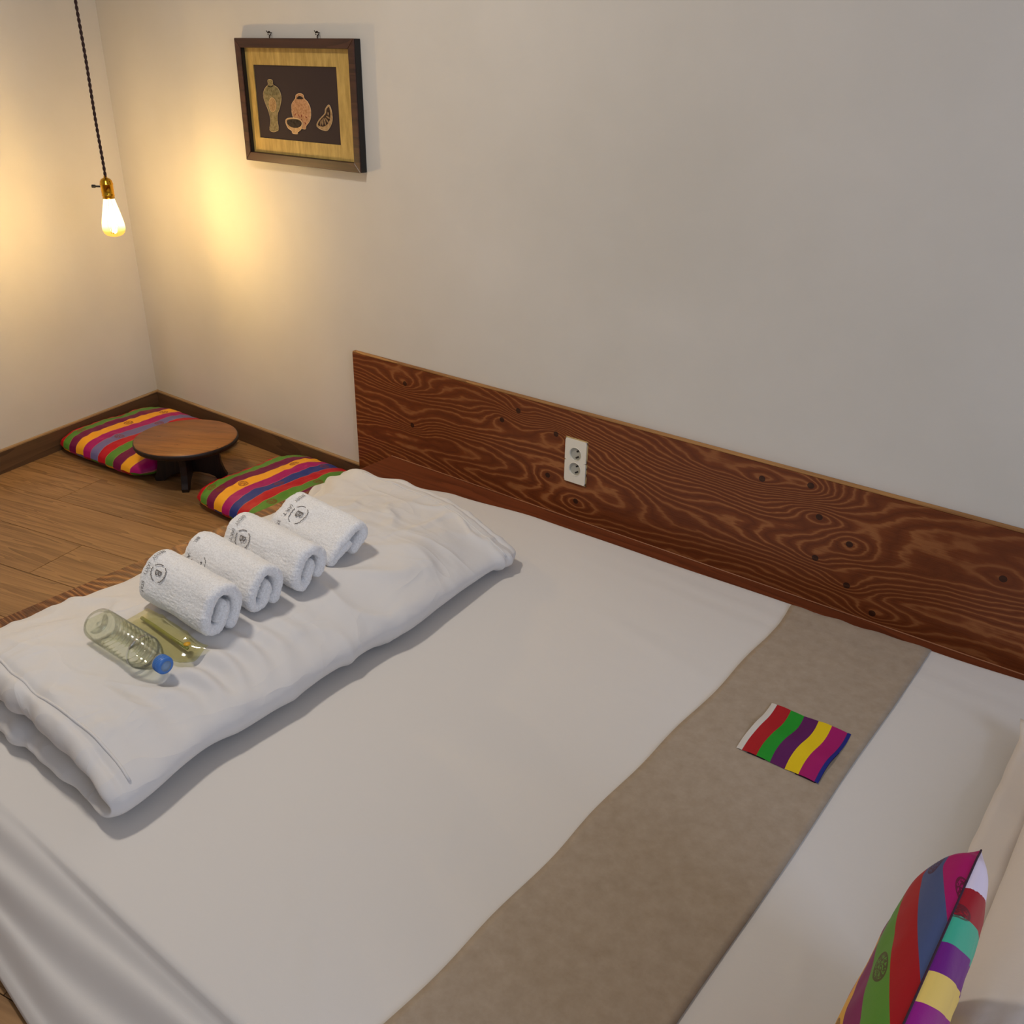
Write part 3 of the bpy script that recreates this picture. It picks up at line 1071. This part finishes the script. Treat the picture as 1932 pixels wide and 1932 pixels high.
RED, GRN, PUR, ORA, MAG, GRY, BLU = (186, 18, 34), (88, 138, 48), (112, 12, 66), (240, 166, 34), (166, 10, 100), (112, 104, 150), (40, 56, 130)
cols1 = [RED, GRN, PUR, ORA, MAG, GRY, RED, GRN, PUR, ORA, MAG]
cols2 = [RED, GRN, PUR, ORA, MAG, BLU, RED, GRN, PUR, ORA, MAG]
def st_floor(u, v, side):
    c = (u + 1) / 2
    if side < 0:
        c = (c * 11 + 2.0) / 11 % 1.0
    return (min(0.9999, max(0.0001, c)), (v + 1) / 2)
def mot(cols, spec, r=0.036):
    return [((k + 0.5) / 11, v, r) for k, v in spec]
S1 = m_stripes('striped_satin_grey_band', cols1, mot(cols1, [(1, .18), (3, .48), (3, .82), (5, .25), (5, .62), (7, .55), (9, .22), (2, .75)]))
S2 = m_stripes('striped_satin_blue_band', cols2, mot(cols2, [(1, .10), (3, .25), (3, .72), (5, .42), (5, .85), (7, .20), (7, .62), (8, .75), (2, .12)]))
def floor_cushion(x, y, hw, hd, rot, m, label, seed, tilt=(0, 0)):
    root = thing('floor_cushion', (x, y, 0.031), label, 'cushion', 'striped floor cushions', rot)
    root.rotation_euler = (tilt[0], tilt[1], rot)
    obj('cover', pillow_mesh(hw, hd, 0.052, 0.029, 60, 0.42, 0.005, 0.007, st_floor, seed=seed, ex=4.5, cr=0.09), m, root)
    return root
floor_cushion(-2.968, 1.682, 0.252, 0.222, 0.07, S1, 'striped satin floor cushion with a grey-blue band in the wall corner', 1.3)
floor_cushion(-2.222, 1.705, 0.228, 0.218, 0.0, S2, 'striped satin floor cushion with a royal blue band against the bed foot', 4.1)

# pillow at the head of the bed
pil = thing('pillow', (0.195, 1.235, ZS + 0.003), 'plain white bed pillow behind the standing striped cushion', 'pillow')
me = pillow_mesh(0.245, 0.40, 0.125, 0.035, 50, 0.42, 0.03, 0.008, seed=8.0)
po = obj('pillowcase', me, M_PILLOW, pil)
po.location = (0, 0, 0.037)
# flat flange of the case along its open end and side
fl = []
nn = 60
for i in range(nn):
    t = i / (nn - 1)
    yv = -0.255 + 0.665 * t
    for j in range(5):
        s = j / 4
        x = -0.236 - 0.056 * s + 0.004 * nz(t * 9, s) - 0.010 * smoothstep(0.94, 1, t) * s
        zz = 0.040 + 0.012 * s * nz(t * 7, 2.0) - 0.006 * s + 0.02 * smoothstep(0.93, 1, t) * s
        fl.append((x, yv, zz))
fo = obj('flange', mesh(fl, grid_faces(nn, 5)), M_PILLOW, pil)
md = fo.modifiers.new('thick', 'SOLIDIFY'); md.thickness = 0.002; md.offset = 0

# striped cushion standing on its edge
cu_cols_f = [MAG, (70, 84, 128), (160, 14, 24), (86, 136, 48), (122, 24, 84), (214, 160, 54)]
cu_cols_b = [(214, 196, 206), (150, 12, 28), (60, 160, 126), (104, 14, 110), (222, 184, 92), (140, 14, 112)]
CH, CW = 0.166, 0.220
def st_stand(d, y, side):
    """d: distance over the cloth from the top seam, y: distance from the far end"""
    if side > 0:
        return ((d / 0.031 + max(0, (y - 0.06) / 0.088)) / 6, y / 0.43)
    q = y + 0.8 * d
    c = q / 0.09 if q < 0.09 else 1 + (q - 0.09) / 0.042
    return (c / 6, y / 0.43)
SS = m_stripes('striped_satin_front', cu_cols_f, [(0.06, 0.22, 0.045), (0.25, 0.10, 0.055), (0.24, 0.56, 0.06), (0.575, 0.50, 0.06), (0.92, 0.66, 0.05)], False, (70, 20, 30))
SB = m_stripes('striped_satin_back', cu_cols_b, [(0.30, 0.3, 0.05)], False, (70, 20, 30))
sc = thing('seat_cushion', (-0.068, 0.742, ZS + 0.004 + CH), 'striped satin cushion standing on edge against the white pillow', 'cushion')
sc.rotation_euler = (0, 0.05, 0)
# separate top-seam vertices per face so the stripes of the two faces do not blend into each other
def stand_mesh():
    n = 64
    V, F, UVs, = [], [], []
    for side in (1, -1):
        for i in range(n):
            col, dist = [], 0.0
            for j in range(n):
                u, v = i / (n - 1) * 2 - 1, 1 - 2 * j / (n - 1)
                u, v = math.sin(u * PI / 2) * 0.7 + u * 0.3, math.sin(v * PI / 2) * 0.7 + v * 0.3
                f = (max(0, 1 - abs(u) ** 9) * max(0, 1 - abs(v) ** 2.6)) ** 0.5
                y = u * CW * (1 - 0.02 * (1 - v * v) * abs(u))
                zz = v * CH * (1 - 0.03 * (1 - u * u) * abs(v)) - 0.022 * smoothstep(0.80, 1.0, u) * v
                th = 0.060 if side > 0 else 0.034
                x = -side * th * f + 0.004 * nz(u * 4, v * 4, side) * f
                p = Vector((x, y, zz))
                if col:
                    dist += (p - col[-1][0]).length
                col.append((p, st_stand(dist, (1 - u) * CW, side)))
            for p, q in reversed(col):
                V.append(p)
                UVs.append(q)
    g = grid_faces(n, n)
    F = g + [tuple(i + n * n for i in f[::-1]) for f in g]
    me = mesh(V, F)
    uvl = me.uv_layers.new(name='UVMap')
    for p in me.polygons:
        for li, vi in zip(p.loop_indices, p.vertices):
            uvl.data[li].uv = UVs[vi]
    return me
o = obj('cover', stand_mesh(), SS, sc)
o.data.materials.append(SB)
for k, p in enumerate(o.data.polygons):
    p.material_index = 0 if k < len(o.data.polygons) // 2 else 1
pts = []
for k in range(60):
    t = k / 59 * 2 - 1
    pts.append((0, t * CW, CH * (1 - 0.03 * (1 - t * t)) - 0.022 * smoothstep(0.80, 1.0, t) + 0.0004))
obj('seam', tubes([pts], 0.0011, 6), m_plain('dark_seam_thread', (50, 14, 40), 0.8), sc)

# ------------------------------------------------------------------ small round table
M_TABTOP = NT('worn_table_wood', (120, 72, 32), 0.35, 0.45)
c_ = M_TABTOP.coord()
f_ = M_TABTOP.noise(M_TABTOP.mapping(c_, (5, 42, 5)), 1.0, 5, 0.65, 0.5)
g_ = M_TABTOP.noise(c_, 34, 3, 0.6)
cc = M_TABTOP.ramp(f_, [(0.25, (96, 56, 22)), (0.5, (138, 86, 38)), (0.8, (164, 106, 50))])
cc = M_TABTOP.mix(M_TABTOP.ramp(g_, [(0.26, (255, 255, 255)), (0.33, (0, 0, 0))]), cc, lin((40, 18, 8)))
M_TABTOP.col(cc)
M_TABTOP.bump(M_TABTOP.math('ADD', f_, g_), 0.2, 0.003)
M_TABTOP = M_TABTOP.m
M_TABLEG = m_wood('dark_table_wood', (20, 11, 7), (38, 22, 14), 2, 1.0, 0.45)
tb = thing('low_table', (-2.625, 1.62, 0), 'small round dark wooden table with crossed board legs between the floor cushions', 'table')
prof = [(0.001, 0.1305), (0.158, 0.1305), (0.1635, 0.134), (0.1655, 0.143), (0.1645, 0.149), (0.161, 0.1520), (0.001, 0.1520)]
me = lathe(prof, 72)
for v in me.vertices:
    rr = math.hypot(v.co.x, v.co.y)
    if rr > 0.1:
        k = 1 + 0.004 * nz(v.co.x * 20, v.co.y * 20)
        v.co.x *= k; v.co.y *= k
tt = obj('table_top', me, M_TABTOP, tb)
tt.rotation_euler = (0, 0, 0.5)
obj('edge_band', lathe([(0.1600, 0.1306), (0.1645, 0.1325), (0.1668, 0.137), (0.1672, 0.143), (0.1662, 0.1480), (0.1640, 0.1495)], 72, False), M_TABLEG, tt)
right = [(0.086, 0.0), (0.114, 0.0), (0.1185, 0.012), (0.110, 0.030), (0.103, 0.055), (0.100, 0.085), (0.102, 0.110), (0.108, 0.1305)]
left = [(-x, z) for x, z in reversed(right)]
arch = [(-0.078, 0.010), (-0.060, 0.020), (-0.030, 0.028), (0, 0.030), (0.030, 0.028), (0.060, 0.020), (0.078, 0.010)]
poly = right + left + arch
for ang in (PI / 4, -PI / 4):
    o = obj('leg_board', prism(poly, -0.011, 0.011, 0.0012, 'y'), M_TABLEG, tb, smooth=False)
    o.rotation_euler = (0, 0, ang)

# ------------------------------------------------------------------ hanging bulb
LX, LY = -2.775, 1.575
lamp = thing('pendant_lamp', (LX, LY, ZC), 'bare glowing filament bulb in a brass holder on a twisted brown cord', 'lamp')
def L(z):
    return z - ZC
M_CORD = m_plain('brown_fabric_cord', (46, 20, 14), 0.8)
M_BRASS = NT('polished_brass', (206, 156, 44), 0.16)
M_BRASS.b.inputs['Metallic'].default_value = 1.0
M_BRASS.bump(M_BRASS.noise(M_BRASS.coord(), 60, 2), 0.05, 0.002)
M_BRASS = M_BRASS.m
strands = []
for ph in (0, PI):
    s = []
    n = 560
    for k in range(n):
        z = 0.955 + (ZC - 0.02 - 0.955) * k / (n - 1)
        a = 2 * PI * (z / 0.030) + ph
        wob = 0.0012 * math.sin(z * 21)
        s.append((0.0022 * math.cos(a) + wob, 0.0022 * math.sin(a), L(z)))
    strands.append(s)
obj('cord', tubes(strands, 0.0025, 6), M_CORD, lamp)
obj('ceiling_rose', lathe([(0.001, -0.03), (0.01, -0.03), (0.012, -0.022), (0.045, -0.012), (0.048, 0.0), (0.001, 0.0)], 36), M_BRASS, lamp)
hold = obj('lamp_holder', lathe([(0.0028, L(.9610)), (0.0045, L(.9600)), (0.0050, L(.9550)), (0.0080, L(.9535)), (0.0135, L(.9505)), (0.0172, L(.9450)), (0.0186, L(.9380)), (0.0194, L(.9372)), (0.0194, L(.9352)), (0.0186, L(.9345)),
     (0.0180, L(.912)), (0.0176, L(.9055)), (0.0184, L(.9048)), (0.0184, L(.9030)), (0.0174, L(.9022)), (0.0172, L(.8950)), (0.0150, L(.8945))], 40), M_BRASS, lamp)
key = [(0.0, 0.0, 0.0)]
kd = Vector((-0.79, -0.61, 0.02)).normalized()
k0 = Vector((0, 0, L(.9285)))
vs1, fs1 = tube_verts([k0 + kd * 0.016, k0 + kd * 0.037], 0.0026, 10)
vs2, fs2 = tube_verts([k0 + kd * 0.035, k0 + kd * 0.0375, k0 + kd * 0.043, k0 + kd * 0.0445], 0.0048, 10)
n0 = len(vs1)
obj('switch_key', mesh(vs1 + vs2, fs1 + [tuple(i + n0 for i in f) for f in fs2]), M_BLACK, lamp, smooth=False)
bprof = [(0.0150, L(.8955)), (0.0165, L(.890)), (0.0195, L(.878)), (0.0235, L(.862)), (0.0280, L(.843)), (0.0315, L(.826)), (0.0330, L(.813)), (0.0325, L(.804)), (0.0295, L(.7950)), (0.0235, L(.7890)), (0.0150, L(.7855)), (0.0070, L(.7835)), (0.001, L(.7825))]
t = NT('glowing_amber_glass')
t.t.nodes.remove(t.b)
tr = t.n('ShaderNodeBsdfTransparent')
tr.inputs[0].default_value = lin((255, 244, 205))
em = t.n('ShaderNodeEmission')
zc = t.sep(t.coord())[2]
gl = t.ramp(t.math('MULTIPLY_ADD', zc, 1 / 0.112, -L(.7825) / 0.112), [(0.0, (170, 110, 30)), (0.16, (170, 120, 40)), (0.34, (255, 250, 200)), (1.0, (255, 250, 215))])
t.link(gl, em.inputs[0])
em.inputs[1].default_value = 1.3
ad = t.n('ShaderNodeAddShader')
t.link(tr.outputs[0], ad.inputs[0])
t.link(em.outputs[0], ad.inputs[1])
t.link(ad.outputs[0], t.out.inputs[0])
glass = obj('bulb_glass', lathe(bprof, 48), t.m, lamp)
t = NT('glowing_filament')
t.t.nodes.remove(t.b)
em = t.n('ShaderNodeEmission')
em.inputs[0].default_value = (1.0, 0.72, 0.38, 1)
em.inputs[1].default_value = 1280.0
t.link(em.outputs[0], t.out.inputs[0])
fl_pts = [(0.0035 * math.cos(k * 2.1), 0.0035 * math.sin(k * 2.1), L(.796 + .075 * k / 59)) for k in range(60)]
obj('filament', tubes([fl_pts], 0.0022, 8), t.m, glass)
M_WIRE = m_plain('shadow_wire', (70, 60, 50), 0.4, 1.0)
for az in (1.96, 2.86, 3.10, 0.4, -0.9, 4.4):  # added wires, turned so they throw soft shadow bands on the walls
    c1, s1 = math.cos(az), math.sin(az)
    obj('shadow_wire', tubes([[(0.007 * c1, 0.007 * s1, L(.893)), (0.014 * c1, 0.014 * s1, L(.86)), (0.016 * c1, 0.016 * s1, L(.815)), (0.008 * c1, 0.008 * s1, L(.792))]], 0.0011, 6), M_WIRE, glass)

# ------------------------------------------------------------------ framed picture
PCX, PCZ, PD = -2.299, 1.165, 0.026
pic = thing('framed_picture', (PCX, YW, PCZ), 'dark framed picture of ceramic vessels on a gold mat', 'picture')
M_FRAME = m_wood('dark_frame_wood', (46, 25, 17), (74, 44, 32), 0, 1.0, 0.35)
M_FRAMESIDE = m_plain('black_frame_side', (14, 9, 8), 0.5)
OW, OH, IW, IH = 0.2535, 0.1685, 0.229, 0.1435
for nm, poly in (('frame_rail', [(-OW, OH), (OW, OH), (IW, IH), (-IW, IH)]), ('frame_rail', [(-OW, -OH), (OW, -OH), (IW, -IH), (-IW, -IH)]),
                 ('frame_stile', [(-OW, -OH), (-OW, OH), (-IW, IH), (-IW, -IH)]), ('frame_stile', [(OW, -OH), (OW, OH), (IW, IH), (IW, -IH)])):
    o = obj(nm, prism(poly, -PD, -PD + 0.004, 0.0012, 'y'), M_FRAME, pic, smooth=False)
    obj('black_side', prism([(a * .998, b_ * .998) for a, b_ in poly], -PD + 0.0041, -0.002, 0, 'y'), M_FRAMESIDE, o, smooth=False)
tm = NT('gold_silk_mat', (166, 130, 56), 0.5, 0.4)
cM = tm.coord()
tm.col(tm.ramp(tm.noise(tm.mapping(cM, (70, 10, 12)), 1.0, 5, 0.65), [(0.25, (146, 118, 54)), (0.75, (200, 168, 96))]))
tm.bump(tm.noise(tm.mapping(cM, (55, 10, 7)), 1.0, 4, 0.6, 0.8), 0.5, 0.004)
PX0, PX1, PZ0, PZ1 = -0.196, 0.163, -0.1015, 0.0985
mat_parts = [[(-IW, IH), (IW, IH), (PX1, PZ1), (PX0, PZ1)], [(-IW, -IH), (IW, -IH), (PX1, PZ0), (PX0, PZ0)], [(-IW, -IH), (-IW, IH), (PX0, PZ1), (PX0, PZ0)], [(IW, -IH), (IW, IH), (PX1, PZ1), (PX1, PZ0)]]
bm = bmesh.new()
for poly in mat_parts:
    f = [bm.verts.new((a, -0.0105, b)) for a, b in poly]
    bm.faces.new(f)
    ext = [bm.verts.new((a, -0.006, b)) for a, b in poly[2:]]
    bm.faces.new((f[2], f[3], ext[1], ext[0]))
bmesh.ops.remove_doubles(bm, verts=bm.verts, dist=1e-5)
obj('mat', from_bm(bm), tm.m, pic, smooth=False)
M_PANEL = m_cloth('dark_art_cloth', (50, 36, 34), 0.8, 0.05)
art = obj('art_panel', box(-IW, IW, -0.0075, -0.0025, -IH, IH), M_PANEL, pic, smooth=False)
A_vase = [(-0.1365, 0.0578), (-0.1253, 0.0605), (-0.115, 0.0577), (-0.1142, 0.0467), (-0.0948, 0.0391), (-0.0834, 0.0231), (-0.083, 0.0067), (-0.0953, -0.0174), (-0.1054, -0.0322), (-0.1083, -0.0515), (-0.1067, -0.0732), (-0.1186, -0.0799), (-0.1352, -0.0825), (-0.1486, -0.0766), (-0.1409, -0.0531), (-0.1449, -0.0267), (-0.1575, -0.0032), (-0.163, 0.0181), (-0.1534, 0.035), (-0.1377, 0.0449)]
A_vneck = [(-0.1416, 0.046), (-0.1262, 0.0417), (-0.1093, 0.048), (-0.1106, 0.0445), (-0.1265, 0.0394), (-0.1401, 0.0425)]
A_voval = [(-0.1261, 0.0111), (-0.1134, 0.008), (-0.1071, -0.0037), (-0.1113, -0.0181), (-0.1247, -0.027), (-0.1362, -0.0227), (-0.141, -0.0097), (-0.1369, 0.0035)]
A_vshould = [(-0.1534, 0.035), (-0.1377, 0.0449), (-0.0948, 0.0391), (-0.0889, 0.0253), (-0.122, 0.0171), (-0.1573, 0.0231)]
A_jar = [(-0.0198, 0.0125), (-0.0155, 0.0219), (0.0004, 0.027), (0.0152, 0.024), (0.0196, 0.0138), (0.0319, 0.0062), (0.042, -0.0095), (0.0427, -0.028), (0.035, -0.0447), (0.0181, -0.0584), (0.016, -0.0663), (0.0028, -0.067), (-0.0072, -0.0609), (-0.0352, -0.0385), (-0.0398, -0.0152), (-0.036, -0.0009)]
A_jmouth = [(-0.0134, 0.015), (-0.0004, 0.0208), (0.0134, 0.0159), (0.0099, 0.0124), (-0.0092, 0.0117)]
A_bowl = [(-0.0698, -0.0473), (-0.0591, -0.0415), (-0.0353, -0.0393), (-0.0085, -0.0416), (0.0039, -0.0497), (0.0025, -0.0604), (-0.0065, -0.0703), (-0.0201, -0.077), (-0.0216, -0.0819), (-0.043, -0.0814), (-0.0461, -0.0748), (-0.0609, -0.0684), (-0.0692, -0.0568)]
A_bin = [(-0.065, -0.0494), (-0.0556, -0.0442), (-0.0318, -0.0422), (-0.0108, -0.044), (0.0006, -0.0515), (-0.0072, -0.0613), (-0.0273, -0.0662), (-0.0485, -0.0642), (-0.0622, -0.0577)]
A_wedge = [(0.0641, -0.0537), (0.075, -0.0404), (0.0911, -0.0293), (0.1024, -0.0208), (0.1062, -0.0092), (0.122, 0.0017), (0.1313, -0.0127), (0.1331, -0.0308), (0.1277, -0.0471), (0.1093, -0.0654), (0.0871, -0.0654), (0.0726, -0.0615)]
A_win = [(0.0692, -0.0519), (0.0806, -0.0402), (0.0947, -0.0303), (0.1068, -0.021), (0.1117, -0.0089), (0.1214, -0.004), (0.1238, -0.0153), (0.1232, -0.0313), (0.1131, -0.0467), (0.0956, -0.0556), (0.0788, -0.056)]
A_red = [(-0.0263, -0.0299), (-0.0104, -0.0322), (0.0004, -0.0322), (0.0211, -0.0348), (-0.0019, -0.0441), (0.0152, -0.0515)]
def relief(name, poly, d0, d1, c, parent=art, rough=0.7, sm=True):
    if sm:
        P = [Vector(p) for p in poly]
        ring = []
        n = len(P)
        for i in range(n):
            a, b, c2, d = P[i - 1], P[i], P[(i + 1) % n], P[(i + 2) % n]
            for k in range(4):
                t = k / 4
                ring.append(0.5 * ((2 * b) + (c2 - a) * t + (2 * a - 5 * b + 4 * c2 - d) * t * t + (3 * b - a - 3 * c2 + d) * t ** 3))
        poly = [(p.x, p.y) for p in ring]
    t = NT('print_' + name, c, rough, 0.2)
    q = tuple(max(0, v - 38) for v in c)
    t.col(t.ramp(t.noise(t.coord(), 160, 4, 0.7), [(0.35, q), (0.6, c)]))
    return obj(name, prism(poly, d1, d0, 0, 'y'), t.m, parent, smooth=False)
CREAM = (196, 166, 120)
v1 = relief('vase', A_vase, -0.0072, -0.0085, (142, 128, 92))
relief('vase_shoulder', A_vshould, -0.0084, -0.0089, (126, 116, 84), v1)
relief('vase_collar', A_vneck, -0.0084, -0.0093, (40, 30, 26), v1)
relief('vase_medallion', A_voval, -0.0084, -0.0092, (172, 140, 98), v1)
j1 = relief('jar', A_jar, -0.0072, -0.0085, (186, 142, 104))
relief('jar_mouth', A_jmouth, -0.0084, -0.0090, (48, 34, 30), j1)
for k, (rx, rz) in enumerate(A_red):
    a = (0.8, 1.9, 1.2, -0.5, 0.7, -0.7)[k]
    pl = [(rx + 0.005 * math.cos(a), rz + 0.005 * math.sin(a)), (rx - 0.0016 * math.sin(a), rz + 0.0016 * math.cos(a)), (rx - 0.005 * math.cos(a), rz - 0.005 * math.sin(a)), (rx + 0.0016 * math.sin(a), rz - 0.0016 * math.cos(a))]
    relief('red_brush_mark', pl, -0.0084, -0.0090, (128, 44, 32), j1, sm=False)
b1 = relief('bowl', A_bowl, -0.0072, -0.0095, (200, 164, 116))
relief('bowl_inside', A_bin, -0.0094, -0.0099, (58, 48, 42), b1)
w1 = relief('fruit_slice', A_wedge, -0.0072, -0.0085, (176, 146, 106))
relief('slice_flesh', A_win, -0.0084, -0.0089, (60, 42, 36), w1)
for (sx, sz, a, l) in ((0.083, -0.047, 1.2, .0085), (0.091, -0.0445, 1.5, .010), (0.100, -0.043, 1.9, .011), (0.109, -0.039, 2.4, .010), (0.115, -0.031, 2.8, .008), (0.1165, -0.0215, 1.6, .005)):
    pl = []
    for k in range(10):
        t = 2 * PI * k / 10
        ex, ez = l * math.cos(t), 0.0026 * math.sin(t)
        pl.append((sx + ex * math.cos(a) - ez * math.sin(a), sz + ex * math.sin(a) + ez * math.cos(a)))
    relief('seed_segment', pl, -0.0088, -0.0092, (160, 132, 98), w1, sm=False)
def outline(name, poly, rad, c, parent, d=-0.0088):
    P = [Vector((a, d, b)) for a, b in poly]
    n = len(P)
    ring = []
    for i in range(n):
        a, b, c2, dd = P[i - 1], P[i], P[(i + 1) % n], P[(i + 2) % n]
        for k in range(4):
            t = k / 4
            ring.append(0.5 * ((2 * b) + (c2 - a) * t + (2 * a - 5 * b + 4 * c2 - dd) * t * t + (3 * b - a - 3 * c2 + dd) * t ** 3))
    vs_, fs_ = tube_verts(ring, rad, 5, True)
    obj(name, mesh(vs_, fs_), m_plain('outline_' + name, c, 0.6), parent)
outline('vase_outline', A_vase, 0.0008, (186, 160, 112), v1)
outline('jar_outline', A_jar, 0.0008, (226, 190, 140), j1)
outline('bowl_outline', A_bowl, 0.0009, (226, 190, 140), b1, -0.0096)
outline('slice_outline', A_wedge, 0.0008, (200, 170, 126), w1)
outline('medallion_outline', A_voval, 0.0007, (206, 172, 120), v1, -0.0092)
M_HOOK = m_plain('dark_hook_metal', (60, 46, 34), 0.35, 0.8)
for hx in (-0.110, 0.094):
    pts = [Vector((hx, -0.010, OH - 0.002)), Vector((hx, -0.010, OH + 0.006))]
    for k in range(13):
        a = -PI / 2 + 2 * PI * k / 13 * 0.92
        pts.append(Vector((hx + 0.005 * math.cos(a), -0.010, OH + 0.0115 + 0.0055 * math.sin(a))))
    obj('eye_hook', tubes([pts], 0.0015, 7), M_HOOK, pic)
    obj('nail', tubes([[Vector((hx, 0.0, OH + 0.0135)), Vector((hx, -0.016, OH + 0.0150)), Vector((hx, -0.019, OH + 0.019))]], 0.0013, 7), M_HOOK, pic)

print('built', len(bpy.data.objects), 'objects')
